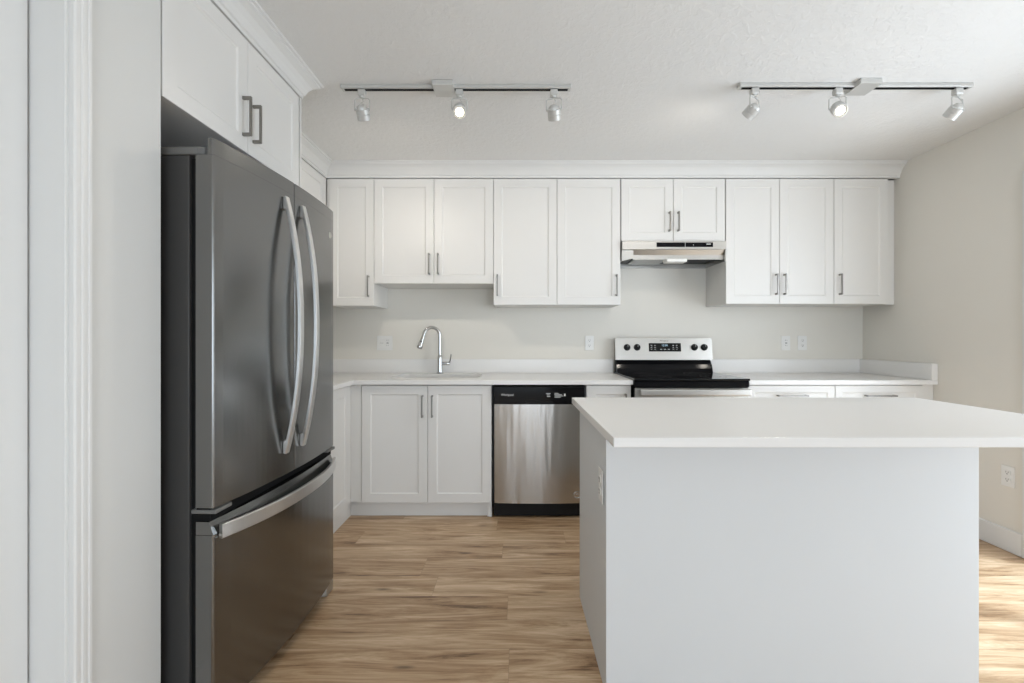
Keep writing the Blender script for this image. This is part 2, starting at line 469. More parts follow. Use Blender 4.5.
# ------------------------------------------------------------------ crown moulding
def crown(ox, oz):
    """profile points (outward, z) starting at door plane; ox = out direction sign handled by caller"""
    return [(-0.02, ZT+0.004), (0.004, ZT+0.004), (0.004, ZT+0.020), (0.010, ZT+0.024), (0.014, ZT+0.034), (0.022, ZT+0.050),
            (0.036, ZT+0.068), (0.054, ZT+0.080), (0.062, ZT+0.084), (0.062, ZT+0.092), (0.072, ZT+0.095), (0.074, ZC-0.0005), (-0.02, ZC-0.0005)]
def sweep_profile(bm, path, prof):
    """path: list of (x,y); outward = right-hand side of travel; mitred corners"""
    n = len(path); rings = []
    for i, (px, py) in enumerate(path):
        p = Vector((px, py))
        dirs = []
        if i > 0: dirs.append((p-Vector(path[i-1])).normalized())
        if i < n-1: dirs.append((Vector(path[i+1])-p).normalized())
        nr = [Vector((q.y, -q.x)) for q in dirs]
        if len(nr) == 2:
            mdir = (nr[0]+nr[1]).normalized(); k = 1/mdir.dot(nr[0]); o = mdir*k
        else: o = nr[0]
        rings.append([bm.verts.new((px+o.x*a, py+o.y*a, z)) for a, z in prof])
    m = len(prof)
    for a, c in zip(rings, rings[1:]):
        for i in range(m): bm.faces.new((a[i], a[(i+1) % m], c[(i+1) % m], c[i]))
    bm.faces.new(rings[0][::-1]); bm.faces.new(rings[-1])
XU = -1.395      # front of the wall cabinets on the left wall
YE = 2.191       # far end of fridge cabinet
b = BM(); sweep_profile(b, [(XN, 1.332), (XN, YE), (XU, YE), (XU, YD), (XR-0.001, YD)], crown(0, 0))
struct('trim_4', b, M['trim'])

# ------------------------------------------------------------------ cabinet kit
def shaker(bm, x0, x1, z0, z1, yf, th=0.019, st=0.058, rec=0.006, mat=None):
    """door slab in x/z, front at y=yf facing -Y"""
    t = bmesh.new()
    def loop(ins, y): return [t.verts.new(p) for p in ((x0+ins, y, z0+ins), (x1-ins, y, z0+ins), (x1-ins, y, z1-ins), (x0+ins, y, z1-ins))]
    L_ = [loop(0, yf+th), loop(0, yf+0.0015), loop(0.0015, yf), loop(st, yf), loop(st+0.002, yf+0.002), loop(st+0.006, yf+rec-0.001), loop(st+0.008, yf+rec)]
    for a, c in zip(L_, L_[1:]):
        for i in range(4): t.faces.new((a[i], a[(i+1) % 4], c[(i+1) % 4], c[i]))
    t.faces.new(L_[0]); t.faces.new(L_[-1])
    merge(bm, t, 0, mat)

def pull_bm(cx, yf, z0, z1, horizontal=False, mat=None):
    """flat bar pull on two square posts, front plane yf"""
    t = bmesh.new()
    if horizontal:
        a0, a1 = z0, z1
        box(t, a0, a1, yf-0.034, yf-0.026, cx-0.005, cx+0.005, 0.0015)
        for q in (a0+0.006, a1-0.006): box(t, q-0.006, q+0.006, yf-0.027, yf, cx-0.005, cx+0.005, 0.001)
    else:
        box(t, cx-0.005, cx+0.005, yf-0.034, yf-0.026, z0, z1, 0.0015)
        for q in (z0+0.006, z1-0.006): box(t, cx-0.005, cx+0.005, yf-0.027, yf, q-0.006, q+0.006, 0.001)
    if mat is not None: t.transform(mat)
    return t

G = 0.0015
def door(par, x0, x1, z0, z1, yf, hx=None, hz=None, mat=None, name='door', horiz=False, st=0.058):
    bm = BM(); shaker(bm, x0+G, x1-G, z0+G, z1-G, yf, mat=mat, st=st)
    o = obj(name, bm, M['cab'], par)
    if hx is not None:
        obj('handle', pull_bm(hx, yf, hz[0], hz[1], horiz, mat), M['pull'], o)
    return o

def carcass(par, x0, x1, y0, y1, z0, z1, mat=None, name='cabinet_body', top=True):
    bm = BM(); t = 0.016
    box(bm, x0, x0+t, y0, y1, z0, z1); box(bm, x1-t, x1, y0, y1, z0, z1)
    box(bm, x0+t, x1-t, y0, y1, z0, z0+t)
    if top: box(bm, x0+t, x1-t, y0, y1, z1-t, z1)
    box(bm, x0+t, x1-t, y1-0.006, y1, z0+t, z1-t)
    if mat is not None: bm.transform(mat)
    return obj(name, bm, M['cab'], par)

# ------------------------------------------------------------------ wall cabinets on the back wall
YC0, YC1 = YD+0.0205, YB-0.002
def wall_cab(label, xs, z0, handles, zt=ZT, group='wall cabinets on the back wall'):
    t = thing('wall_cabinet', label, 'cabinet', ((xs[0]+xs[-1])/2, (YC0+YC1)/2, z0), 0, group)
    carcass(t, xs[0]+0.001, xs[-1]-0.001, YC0, YC1, z0+0.002, zt-0.001)
    for i in range(len(xs)-1):
        hx, h0, h1 = handles[i]
        door(t, xs[i], xs[i+1], z0, zt, YD, hx, (h0, h1))
    return t
c1 = wall_cab('tall white wall cabinet with one door in the left corner next to the fridge', [-1.374, -1.050], 1.420, [(-1.087, 1.485, 1.637)])
bm = BM(); box(bm, XU+0.002, -1.376, YD+0.012, YD+0.0195, 1.42, ZT); obj('corner_filler', bm, M['cab'], c1)
wall_cab('short white two-door wall cabinet hung higher, directly over the sink', [-1.050, -0.619, -0.191], 1.580, [(-0.652, 1.645, 1.797), (-0.588, 1.645, 1.797)])
wall_cab('tall white two-door wall cabinet between the sink cabinet and the range hood', [-0.191, 0.266, 0.723], 1.427, [(-0.162, 1.492, 1.644), (0.692, 1.492, 1.644)])
wall_cab('small white two-door wall cabinet above the range hood', [0.727, 1.103, 1.476], 1.886, [(1.072, 1.955, 2.095), (1.135, 1.955, 2.095)])
wall_cab('tall white two-door wall cabinet just right of the range hood', [1.480, 1.867, 2.258], 1.434, [(1.838, 1.500, 1.650), (1.898, 1.500, 1.650)])
c6 = wall_cab('tall white single-door wall cabinet at the right wall', [2.259, 2.650], 1.434, [(2.296, 1.500, 1.650)])
bm = BM(); box(bm, 2.652, XR-0.002, YD+0.045, YD+0.062, 1.434, ZT+0.003); obj('filler_strip', bm, M['cab'], c6)

# wall cabinet on the left wall beyond the fridge (front faces +X)
RZ = Matrix(((0, -1, 0, 0), (1, 0, 0, 0), (0, 0, 1, 0), (0, 0, 0, 1)))   # local (x,y) -> world (-y,x): front -Y -> +X
t = thing('wall_cabinet', 'white cabinet on the left wall, mostly hidden behind the fridge top', 'cabinet', (-1.56, 2.73, 1.42))
lf = -XU
carcass(t, YE+0.003, YD-0.001, lf+0.0205-0.0+0, -XL-0.002, 1.422, ZT-0.001, RZ)
for (a0, a1, hx) in ((YE+0.002, 2.72, 2.69), (2.72, YD-0.03, 2.75)):
    door(t, a0, a1, 1.42, ZT, lf, hx, (1.485, 1.637), RZ)
bm = BM(); box(bm, YD-0.029, YD+0.008, lf+0.002, lf+0.019, 1.42, ZT); bm.transform(RZ); obj('filler_strip', bm, M['cab'], t)

# cabinet over the fridge
t = thing('wall_cabinet', 'white two-door cabinet above the fridge with two bar pulls', 'cabinet', (-1.38, 1.75, 1.90))
carcass(t, 1.336, 2.168, 1.0705, 1.736, 1.902, ZT-0.001, RZ)
door(t, 1.336, 1.757, 1.90, ZT, 1.05, 1.724, (1.955, 2.105), RZ)
door(t, 1.757, 2.163, 1.90, ZT, 1.05, 1.790, (1.955, 2.105), RZ)
bm = BM(); box(bm, 2.179, YE, 1.052, 1.736, 0.0, ZT+0.003, 0.001); bm.transform(RZ)
tag(obj('side_panel', bm, M['cab']), 'tall white end panel on the far side of the fridge', 'panel')

# ------------------------------------------------------------------ base cabinets
ZD0, ZD1 = 0.105, 0.879
def base_cab(label, x0, x1, y0=YBD+0.0205, y1=YB-0.002, top=True):
    t = thing('base_cabinet', label, 'cabinet', ((x0+x1)/2, (y0+y1)/2, 0), 0, 'base cabinets along the walls')
    carcass(t, x0+0.001, x1-0.001, y0, y1, 0.11, 0.883, top=top)
    return t
def toe(par, x0, x1, y=3.050, mat=None):
    bm = BM(); box(bm, x0, x1, y, y+0.016, 0.001, 0.108)
    if mat is not None: bm.transform(mat)
    obj('toe_kick', bm, M['cab'], par)
# sink base
t = base_cab('white two-door base cabinet under the sink, left of the dishwasher', -1.112, -0.186, top=False)
door(t, -1.043, -0.607, ZD0, ZD1, YBD, -0.640, (0.670, 0.815))
door(t, -0.607, -0.188, ZD0, ZD1, YBD, -0.575, (0.670, 0.815))
bm = BM(); box(bm, -1.1135, -1.045, YBD+0.004, YBD+0.020, 0.112, ZD1); obj('filler_strip', bm, M['cab'], t)
toe(t, -1.132, -0.220)
bm = BM(); box(bm, -0.218, -0.188, 3.030, 3.10, 0.001, 0.108, 0.001); obj('foot_block', bm, M['cab'], t)
# left run, facing +X
t = thing('base_cabinet', 'white base cabinet on the left wall just beyond the fridge', 'cabinet', (-1.45, 2.6, 0), 0, 'base cabinets along the walls')
carcass(t, YE+0.002, YBD+0.018, 1.1325, 1.738, 0.11, 0.883, RZ)
door(t, YE+0.002, 2.955, ZD0, ZD1, 1.112, 2.215, (0.670, 0.815), RZ)
bm = BM(); box(bm, 2.957, YBD+0.003, 1.114, 1.131, 0.112, ZD1); bm.transform(RZ); obj('filler_strip', bm, M['cab'], t)
toe(t, YE+0.002, 3.066, 1.134, RZ)
# narrow base between dishwasher and range
t = base_cab('narrow white base cabinet between the dishwasher and the range', 0.434, 0.732)
door(t, 0.435, 0.731, ZD0, ZD1, YBD, 0.692, (0.675, 0.825))
toe(t, 0.435, 0.731)
# two drawer bases right of the range
for (x0, x1, lab) in ((1.497, 2.072, 'white drawer base cabinet right beside the range'), (2.073, 2.650, 'white drawer base cabinet in the right corner, against the right wall')):
    t = base_cab(lab, x0, x1)
    hc = (x0+x1)/2
    for (z0, z1) in ((0.692, ZD1), (0.404, 0.690), (0.112, 0.402)):
        door(t, x0, x1, z0, z1, YBD, (0.80 if z1 == ZD1 else z1-0.07)+0.012, (hc-0.098, hc+0.098), name='drawer', horiz=True, st=0.045)
    toe(t, x0, x1)
bm = BM(); box(bm, 2.652, XR-0.002, YBD+0.012, YBD+0.030, 0.0, ZD1+0.002); obj('filler_strip', bm, M['cab'], t)

# ------------------------------------------------------------------ worktops
ZW0, ZW1, YW = 0.885, 0.914, 2.968
SK = (-0.915, -0.285, 3.17, 3.50)
t = thing('worktop', 'white quartz L-shaped worktop holding the sink, left of the range', 'worktop', (-0.5, 3.3, ZW0))
bm = BM()
prism(bm, [(XL+0.002, YE+0.002), (-1.088, YE+0.002), (-1.088, YW), (0.738, YW), (0.738, YB-0.002), (XL+0.002, YB-0.002)], ZW0, ZW1, 'Z',
      holes=[rrect(*SK, 0.06)], bev=0.0015)
obj('slab', bm, M['ctop'], t)
bm = BM(); box(bm, XL+0.003, 0.738, YB-0.022, YB-0.002, ZW1+0.0005, 1.022, 0.0015); obj('backsplash', bm, M['ctop'], t)
bm = BM(); box(bm, XL+0.002, XL+0.022, YE+0.003, YB-0.023, ZW1+0.0005, 1.022, 0.0015); obj('backsplash', bm, M['ctop'], t)
t = thing('worktop', 'white quartz worktop in the right corner, right of the range', 'worktop', (2.1, 3.3, ZW0))
bm = BM(); box(bm, 1.496, XR-0.002, YW, YB-0.002, ZW0, ZW1, 0.0015); obj('slab', bm, M['ctop'], t)
bm = BM(); box(bm, 1.496, XR-0.002, YB-0.022, YB-0.002, ZW1+0.0005, 1.022, 0.0015); obj('backsplash', bm, M['ctop'], t)
bm = BM(); box(bm, XR-0.042, XR-0.002, YW+0.002, YB-0.023, ZW1+0.0005, 1.022, 0.0015); obj('backsplash', bm, M['ctop'], t)

# sink bowl
bm = BM(); rings = []
for ins, z in ((-0.012, 0.8840), (0.004, 0.8840), (0.008, 0.84), (0.014, 0.72), (0.05, 0.69)):
    rings.append([bm.verts.new((x, y, z)) for x, y in rrect(SK[0]+ins, SK[1]-ins, SK[2]+ins, SK[3]-ins, 0.06)])
for a, c in zip(rings, rings[1:]):
    for i in range(len(a)): bm.faces.new((a[i], a[(i+1) % len(a)], c[(i+1) % len(a)], c[i])).smooth = True
bm.faces.new(rings[-1])
t = thing('sink', 'undermount stainless steel sink bowl set in the left worktop', 'sink', (-0.6, 3.335, 0.69))
obj('bowl', bm, M['sink'], t)
bm = BM(); lathe(bm, (-0.6, 3.335, 0.6905), (0, 0, 1), [(0.045, 0), (0.045, 0.002), (0.038, 0.003), (0.03, 0.0015)]); obj('drain', bm, M['chrome'], t)

# faucet
FX, FY = -0.624, 3.545
t = thing('faucet', 'chrome gooseneck pull-down faucet standing behind the sink', 'faucet', (FX, FY, ZW1))
bm = BM(); lathe(bm, (FX, FY, ZW1+0.0005), (0, 0, 1), [(0.027, 0), (0.027, 0.006), (0.021, 0.010), (0.019, 0.03), (0.019, 0.115), (0.016, 0.135), (0.0135, 0.145)])
obj('body', bm, M['chrome'], t)
bm = BM(); pts = [(FX, FY, ZW1+0.13), (FX, FY, 1.12), (FX, FY, 1.20)]
R_ = 0.060
for i in range(1, 15):
    a = PI*i/14*0.93; k = R_*(1-math.cos(a))
    pts.append((FX-k*0.94, FY-k*0.5, 1.205+R_*1.1*math.sin(a)))
e = Vector(pts[-1]); dirn = (Vector(pts[-1])-Vector(pts[-2])).normalized()
pts.append(tuple(e+dirn*0.02))
tube(bm, pts, 0.0128, 14); obj('spout', bm, M['chrome'], t)
e = Vector(pts[-1])
bm = BM(); dd = Vector((-0.30, -0.15, -1)).normalized()
lathe(bm, e-dd*0.005, dd, [(0.0125, 0), (0.0135, 0.01), (0.0145, 0.03), (0.021, 0.075), (0.0225, 0.092), (0.020, 0.098)])
sp = obj('spray_head', bm, M['chrome'], t)
bm = BM(); lathe(bm, e+dd*0.0935, dd, [(0.0175, 0), (0.0175, 0.001)]); obj('spray_face', bm, M['blackm'], sp); bm = BM(); lathe(bm, e+dd*0.038+Vector((0.0, -0.0155, 0)), (0, -1, 0), [(0.006, 0), (0.006, 0.003)])
obj('spray_button', bm, M['blackm'], sp)
bm = BM(); cyl(bm, (FX+0.015, FY, ZW1+0.078), (FX+0.062, FY, ZW1+0.078), 0.013, 0.013)
cyl(bm, (FX+0.063, FY, ZW1+0.078), (FX+0.078, FY, ZW1+0.078), 0.0135, 0.012)
tube(bm, [(FX+0.072, FY, ZW1+0.08), (FX+0.080, FY-0.004, ZW1+0.10), (FX+0.088, FY-0.010, ZW1+0.135), (FX+0.089, FY-0.012, ZW1+0.15)], 0.005, 10, rads=[0.007, 0.0055, 0.005, 0.0045])
obj('lever', bm, M['chrome'], t)

# ------------------------------------------------------------------ dishwasher
dx0, dx1 = -0.178, 0.430
t = thing('dishwasher', 'stainless steel dishwasher with black control panel, right of the sink cabinet', 'dishwasher', ((dx0+dx1)/2, 3.3, 0))
bm = BM(); box(bm, dx0, dx1, 3.006, 3.58, 0.085, 0.872); obj('tub', bm, M['blackm'], t)
bm = BM()      # gently bowed steel door
n = 14; prof = []
for i in range(n+1):
    u = i/n; x = dx0+0.010+(dx1-dx0-0.020)*u
    prof.append((x, 2.990-0.012*(1-(2*u-1)**2)))
prism(bm, prof+[(dx1-0.010, 3.005), (dx0+0.010, 3.005)], 0.106, 0.755, 'Z', smooth=False)
for f in bm.faces:
    if abs(f.normal.z) < 0.3 and f.normal.y < -0.5: f.smooth = True
dd_ = obj('door', bm, M['dw'], t)
bm = BM(); lathe(bm, (dx1-0.055, 2.9845, 0.160), (0, -1, 0), [(0.024, -0.004), (0.024, 0.001), (0.021, 0.0025), (0.018, 0.001), (0.008, 0.001), (0.006, 0.002)])
obj('round_badge', bm, M['chrome'], dd_)
bm = BM(); box(bm, dx0+0.004, dx1-0.004, 2.976, 3.005, 0.757, 0.870, 0.004, 2)
cp = obj('control_panel', bm, M['black'], t)
bm = BM(); tt = text_mesh('Whirlpool', 0.020); tt.transform(Matrix.Translation((dx0+0.095, 2.9757, 0.818))@Matrix.Rotation(PI/2, 4, 'X')); merge(bm, tt)
obj('logo', bm, M['mark'], cp)
for (cx, zz, wd) in ((0.185, 0.827, 0.030), (0.185, 0.818, 0.018), (0.187, 0.808, 0.022), (0.240, 0.828, 0.026), (0.250, 0.819, 0.050), (0.255, 0.811, 0.056), (0.246, 0.803, 0.040)):
    bm = BM(); box(bm, cx-wd/2, cx+wd/2, 2.9752, 2.9759, zz-0.0018, zz+0.0018); obj('button_mark', bm, M['mark'], cp)
bm = BM(); box(bm, 0.288, 0.298, 2.9752, 2.9759, 0.810, 0.826); obj('button_mark', bm, M['mark'], cp)
bm = BM(); box(bm, 0.035, 0.215, 2.972, 2.977, 0.757, 0.775, 0.002); obj('pocket_handle', bm, M['blackm'], cp)
bm = BM(); box(bm, dx0+0.004, dx1-0.004, 3.022, 3.034, 0.012, 0.084); obj('kick_plate', bm, M['blackm'], t)

# ------------------------------------------------------------------ range
rx0, rx1 = 0.744, 1.488
t = thing('range', 'stainless steel electric range with black glass cooktop between the worktops', 'range', ((rx0+rx1)/2, 3.28, 0))
bm = BM(); box(bm, rx0, rx1, 2.975, 3.60, 0.03, 0.895)
for x in (rx0+0.05, rx1-0.05):
    for y in (3.03, 3.55): cyl(bm, (x, y, 0), (x, y, 0.031), 0.018, 0.014, 12)
obj('range_body', bm, M['blackm'], t)
bm = BM(); box(bm, rx0-0.004, rx1+0.004, 2.945, 3.600, 0.8955+0.017, 0.926, 0.004, 2); obj('cooktop', bm, M['cglass'], t)
bm = BM(); box(bm, rx0, rx1, 2.950, 2.974, 0.870, 0.911, 0.004); obj('front_rim', bm, M['black'], t)
for (cx, cy, r) in ((0.93, 3.12, 0.105), (1.32, 3.11, 0.085), (0.93, 3.40, 0.075), (1.32, 3.40, 0.095)):
    for q in (r, r*0.6):
        bm = BM(); a = [bm.verts.new((cx+math.cos(2*PI*i/40)*q, cy+math.sin(2*PI*i/40)*q, 0.9266)) for i in range(40)]
        c = [bm.verts.new((cx+math.cos(2*PI*i/40)*(q-0.002), cy+math.sin(2*PI*i/40)*(q-0.002), 0.9266)) for i in range(40)]
        for i in range(40): bm.faces.new((a[i], a[(i+1) % 40], c[(i+1) % 40], c[i]))
        obj('burner_ring', bm, M['slot'], t)
bm = BM(); box(bm, rx0+0.003, rx1-0.003, 2.955, 2.974, 0.235, 0.866, 0.004); dr = obj('oven_door', bm, M['steel'], t)
bm = BM(); box(bm, rx0+0.09, rx1-0.09, 2.952, 2.957, 0.36, 0.72, 0.002); obj('oven_window', bm, M['black'], dr)
bm = BM(); box(bm, rx0+0.025, rx1-0.008, 2.900, 2.922, 0.818, 0.862, 0.008, 3)
for x in (rx0+0.05, rx1-0.05): box(bm, x-0.014, x+0.014, 2.918, 2.9545, 0.828, 0.852, 0.003)
obj('handle', bm, M['steel'], dr)
bm = BM(); box(bm, rx0+0.003, rx1-0.003, 2.957, 2.974, 0.05, 0.228, 0.004); obj('storage_drawer', bm, M['steel'], t)
# backguard: black riser with a curved lower face, steel control fascia tilted back
bm = BM()
prism(bm, [(3.500, 0.9262), (3.606, 0.9262), (3.606, 1.180), (3.575, 1.180), (3.552, 1.035), (3.548, 1.015), (3.522, 0.985), (3.508, 0.955)], rx0+0.004, rx1-0.004, 'X')
obj('backguard', bm, M['black'], t)
bm = BM()
prism(bm, [(3.5365, 1.020), (3.551, 1.020), (3.575, 1.188), (3.5605, 1.188)], rx0-0.001, rx1+0.010, 'X')
pn = obj('control_panel', bm, M['steel'], t)
def panel_y(z): return 3.5365+(z-1.020)*0.024/0.168
bm = BM(); prism(bm, [(panel_y(1.020)-0.001, 1.022), (panel_y(1.022), 1.022), (panel_y(1.086)+0.001, 1.086), (panel_y(1.086)-0.0005, 1.086)], rx0, rx0+0.001, 'X'); bm.free()
bm = BM(); prism(bm, [(panel_y(1.085)-0.002, 1.085), (panel_y(1.085)+0.002, 1.085), (panel_y(1.150)+0.002, 1.150), (panel_y(1.150)-0.002, 1.150)], 1.005, 1.255, 'X')
ds = obj('display', bm, M['cglass'], pn)
for cx in (1.025, 1.052, 1.195, 1.222): 
    for zz in (1.103, 1.118, 1.133):
        y = panel_y(zz)-0.0026; bm = BM(); box(bm, cx-0.006, cx+0.006, y, y+0.0005, zz-0.0015, zz+0.0015); obj('button_mark', bm, M['mark'], ds)
for cx in (1.10, 1.13, 1.16):
    y = panel_y(1.102)-0.0026; bm = BM(); box(bm, cx-0.008, cx+0.008, y, y+0.0005, 1.100, 1.104); obj('button_mark', bm, M['mark'], ds)
bm = BM(); tt = text_mesh('12:00', 0.022); y = panel_y(1.132)-0.0028
tt.transform(Matrix.Translation((1.128, y, 1.132))@Matrix.Rotation(PI/2-0.14, 4, 'X')); merge(bm, tt); obj('clock_digits', bm, M['bluemark'], ds)
bm = BM(); tt = text_mesh('Whirlpool', 0.016); y = panel_y(1.168)-0.0006
tt.transform(Matrix.Translation((1.125, y, 1.168))@Matrix.Rotation(PI/2-0.14, 4, 'X')); merge(bm, tt); obj('logo', bm, M['slot'], pn)
for cx in (0.835, 0.913, 1.360, 1.436):
    y = panel_y(1.117); bm = BM()
    lathe(bm, (cx, y-0.0002, 1.117), (0, -1, 0.14), [(0.026, 0), (0.026, 0.003), (0.0225, 0.005), (0.0215, 0.020), (0.019, 0.024), (0.015, 0.0245)], 28)
    box(bm, cx-0.004, cx+0.004, y-0.030, y-0.018, 1.099, 1.139, 0.002)
    k = obj('knob', bm, M['blackm'], pn)
    bm = BM(); box(bm, cx-0.001, cx+0.001, y-0.0308, y-0.0299, 1.122, 1.136); obj('pointer', bm, M['mark'], k)

# ------------------------------------------------------------------ range hood
hx0, hx1 = 0.729, 1.474
t = thing('range_hood', 'slim stainless steel range hood mounted under the small wall cabinet', 'range hood', ((hx0+hx1)/2, 3.44, 1.74))
bm = BM()       # shell: top, back, two sides
box(bm, hx0, hx1, 3.262, 3.618, 1.872, 1.882)
box(bm, hx0, hx1, 3.608, 3.618, 1.742, 1.871)
for x in (hx0, hx1-0.004): prism(bm, [(3.262, 1.871), (3.262, 1.742), (3.607, 1.742), (3.607, 1.871)], x, x+0.004, 'X')
obj('shell', bm, M['steel'], t)
bm = BM(); box(bm, hx0, hx1, 3.250, 3.2615, 1.822, 1.882, 0.0015); fs = obj('front_fascia', bm, M['steel'], t)
bm = BM(); box(bm, 0.975, 1.378, 3.2475, 3.2498, 1.840, 1.872, 0.001); ct = obj('control_strip', bm, M['black'], fs)
for q in ((1.330, 1.362, 1.858, 1.863), (1.235, 1.240, 1.852, 1.857)):
    bm = BM(); box(bm, q[0], q[1], 3.2468, 3.2474, q[2], q[3]); obj('button_mark', bm, M['mark'], ct)
bm = BM(); box(bm, 1.178, 1.180, 3.2468, 3.2474, 1.840, 1.872); obj('strip_joint', bm, M['mark'], ct)
bm = BM()       # visor folding back below the fascia, then the straight lower lip
prism(bm, [(3.2625, 1.832), (3.2655, 1.832), (3.292, 1.790), (3.292, 1.757), (3.289, 1.757), (3.289, 1.789)], hx0+0.085, hx1-0.006, 'X')
prism(bm, [(hx0+0.0045, 1.831), (hx0+0.084, 1.831), (hx0+0.084, 1.762), (hx0+0.0045, 1.742)], 3.264, 3.267, 'Y')
obj('visor', bm, M['steel'], t)
bm = BM(); box(bm, hx0+0.012, hx1-0.012, 3.30, 3.60, 1.775, 1.785); obj('underside', bm, M['blackm'], t)
bm = BM(); box(bm, 0.84, 1.08, 3.33, 3.57, 1.764, 1.774, 0.002); obj('grease_filter', bm, M['filter'], t)
bm = BM(); box(bm, 1.055, 1.205, 3.276, 3.36, 1.738, 1.762, 0.006, 2); obj('light_lens', bm, M['lens'], t)

# ------------------------------------------------------------------ refrigerator
W2, BOW = 0.402, 0.028
fr = thing('refrigerator', 'dark stainless french-door refrigerator with bottom freezer drawer', 'refrigerator', (-0.899, 1.759, 0), math.radians(87.9))
def bow(x): return -BOW*(1-(x/W2)**2)
def door_plan(x0, x1, th=0.055, r0=0.010, r1=0.010, n=14):
    pts = []
    a, c = x0+r0, x1-r1
    for i in range(4):                 # rounded corner at x0
        q = PI/2*i/4; pts.append((x0+r0*(1-math.cos(PI/2-q+0) if False else 1-math.cos(q)), 0))
    pts = []
    for i in range(5):
        q = PI/2*i/4; pts.append((x0+r0*(1-math.sin(q)), bow(x0)+r0*(1-math.cos(q)))) 
    pts = pts[::-1]                    # from side to front
    for i in range(1, n):
        x = a+(c-a)*i/n; pts.append((x, bow(x)))
    for i in range(5):
        q = PI/2*i/4; pts.append((x1-r1*(1-math.sin(q)), bow(x1)+r1*(1-math.cos(q))))
    pts += [(x1, th), (x0, th)]
    return pts
def fridge_door(name, x0, x1, z0, z1, r0, r1, lip=None):
    bm = BM(); prism(bm, door_plan(x0, x1, r0=r0, r1=r1), z0, z1, 'Z')
    if lip:      # the steel face rises above the door's insulated body
        pl = door_plan(x0, x1, r0=r0, r1=r1)[:-2]
        prism(bm, pl+[(x, max(bow(x), bow(pl[-1][0]))+0.018) for x in [pl[-1][0]+(pl[0][0]-pl[-1][0])*k/6 for k in range(7)]], z1-0.001, lip, 'Z')
    for f in bm.faces:
        nn = f.normal
        if nn.y < -0.2 and abs(nn.z) < 0.5: f.smooth = True
        cx = f.calc_center_median().x
        if abs(nn.x) > 0.95 or nn.y > 0.5: f.material_index = 1
    return obj(name, bm, [M['fridge'], M['fridge_edge']], fr, False)
bm = BM(); box(bm, -W2+0.012, W2-0.012, 0.084, 0.775, 0.030, 1.742, 0.004, 2)
for x in (-0.34, 0.34):
    for y in (0.12, 0.70): cyl(bm, (x, y, 0), (x, y, 0.031), 0.02, 0.02, 12)
obj('fridge_body', bm, M['fridge_body'], fr, False)
bm = BM(); box(bm, -W2+0.022, W2-0.022, 0.056, 0.0835, 0.08, 1.735); obj('door_seal', bm, M['gap'], fr, False)
dl = fridge_door('door', -W2, -0.0025, 0.682, 1.738, 0.008, 0.003, 1.787)
drt = fridge_door('door', 0.0025, W2, 0.682, 1.738, 0.003, 0.008, 1.787)
for sgn in (-1, 1):
    bm = BM(); prism(bm, [(sgn*0.392, 0.32), (sgn*0.392, 0.055), (sgn*0.385, 0.040), (sgn*0.370, 0.030), (sgn*0.320, 0.030), (sgn*0.305, 0.060), (sgn*0.300, 0.32)], 1.7435, 1.768, 'Z', bev=0.004)
    obj('hinge_cover', bm, M['hinge'], fr, False)
# freezer drawer
fz = fridge_door('freezer_drawer', -W2, W2, 0.055, 0.600, 0.008, 0.008)
bm = BM()       # bevelled dark top band of the drawer (finger recess)
n = 16
for i in range(n):
    xa = -W2+0.001+(2*W2-0.002)*i/n; xb = -W2+0.001+(2*W2-0.002)*(i+1)/n
    ra = [(xa, bow(xa)+0.002, 0.601), (xa, 0.055, 0.601), (xa, 0.055, 0.640), (xa, bow(xa)+0.016, 0.640)]
    rb = [(xb, bow(xb)+0.002, 0.601), (xb, 0.055, 0.601), (xb, 0.055, 0.640), (xb, bow(xb)+0.016, 0.640)]
    A = [bm.verts.new(p) for p in ra]; B_ = [bm.verts.new(p) for p in rb]
    for k in range(4):
        f = bm.faces.new((A[k], A[(k+1) % 4], B_[(k+1) % 4], B_[k])); f.smooth = (k == 3)
    if i == 0: bm.faces.new(A[::-1])
    if i == n-1: bm.faces.new(B_)
obj('top_band', bm, M['fridge'], fz, False)
bm = BM(); box(bm, -W2+0.004, W2-0.004, 0.012, 0.055, 0.6415, 0.6805); obj('centre_gap', bm, M['gap'], fr, False)
bm = BM(); box(bm, -W2+0.0, -W2+0.075, -0.006, 0.07, 0.664, 0.676, 0.002); obj('hinge_bracket', bm, M['hinge'], fr, False)
bm = BM(); box(bm, W2-0.075, W2, -0.006, 0.07, 0.664, 0.676, 0.002); obj('hinge_bracket', bm, M['hinge'], fr, False)
def vhandle(xc, par):
    bm = BM(); pts = []
    for i in range(25):
        u = i/24; z = 0.765+(1.712-0.765)*u
        k = 1-abs(2*u-1)**2.2
        pts.append((xc, bow(xc)-0.007-0.056*k, z))
    tube(bm, pts, 0, sec=(0.026, 0.013, (1, 0, 0)))
    for z in (0.790, 1.687): box(bm, xc-0.010, xc+0.010, bow(xc)-0.010, bow(xc)+0.001, z-0.022, z+0.022, 0.003)
    obj('handle', bm, M['handle_steel'], par, False)
vhandle(-0.070, dl); vhandle(0.050, drt)
bm = BM(); pts = []
for i in range(33):
    u = i/32; x = -0.385+0.77*u; k = 1-abs(2*u-1)**2.4
    pts.append((x, bow(x)-0.008-0.042*k, 0.607))
tube(bm, pts, 0, sec=(0.044, 0.014, (0, 0, 1)))
for x in (-0.374, 0.374): box(bm, x-0.012, x+0.012, bow(x)-0.012, bow(x)+0.001, 0.590, 0.6, 0.002)
obj('handle', bm, M['handle_steel'], fz, False)
bm = BM(); lathe(bm, (0.345, bow(0.345)-0.0002, 1.665), (0, -1, 0), [(0.014, 0), (0.014, 0.001), (0.010, 0.0015), (0.008, 0.0008)]); obj('round_badge', bm, M['fridge_edge'], drt, False)
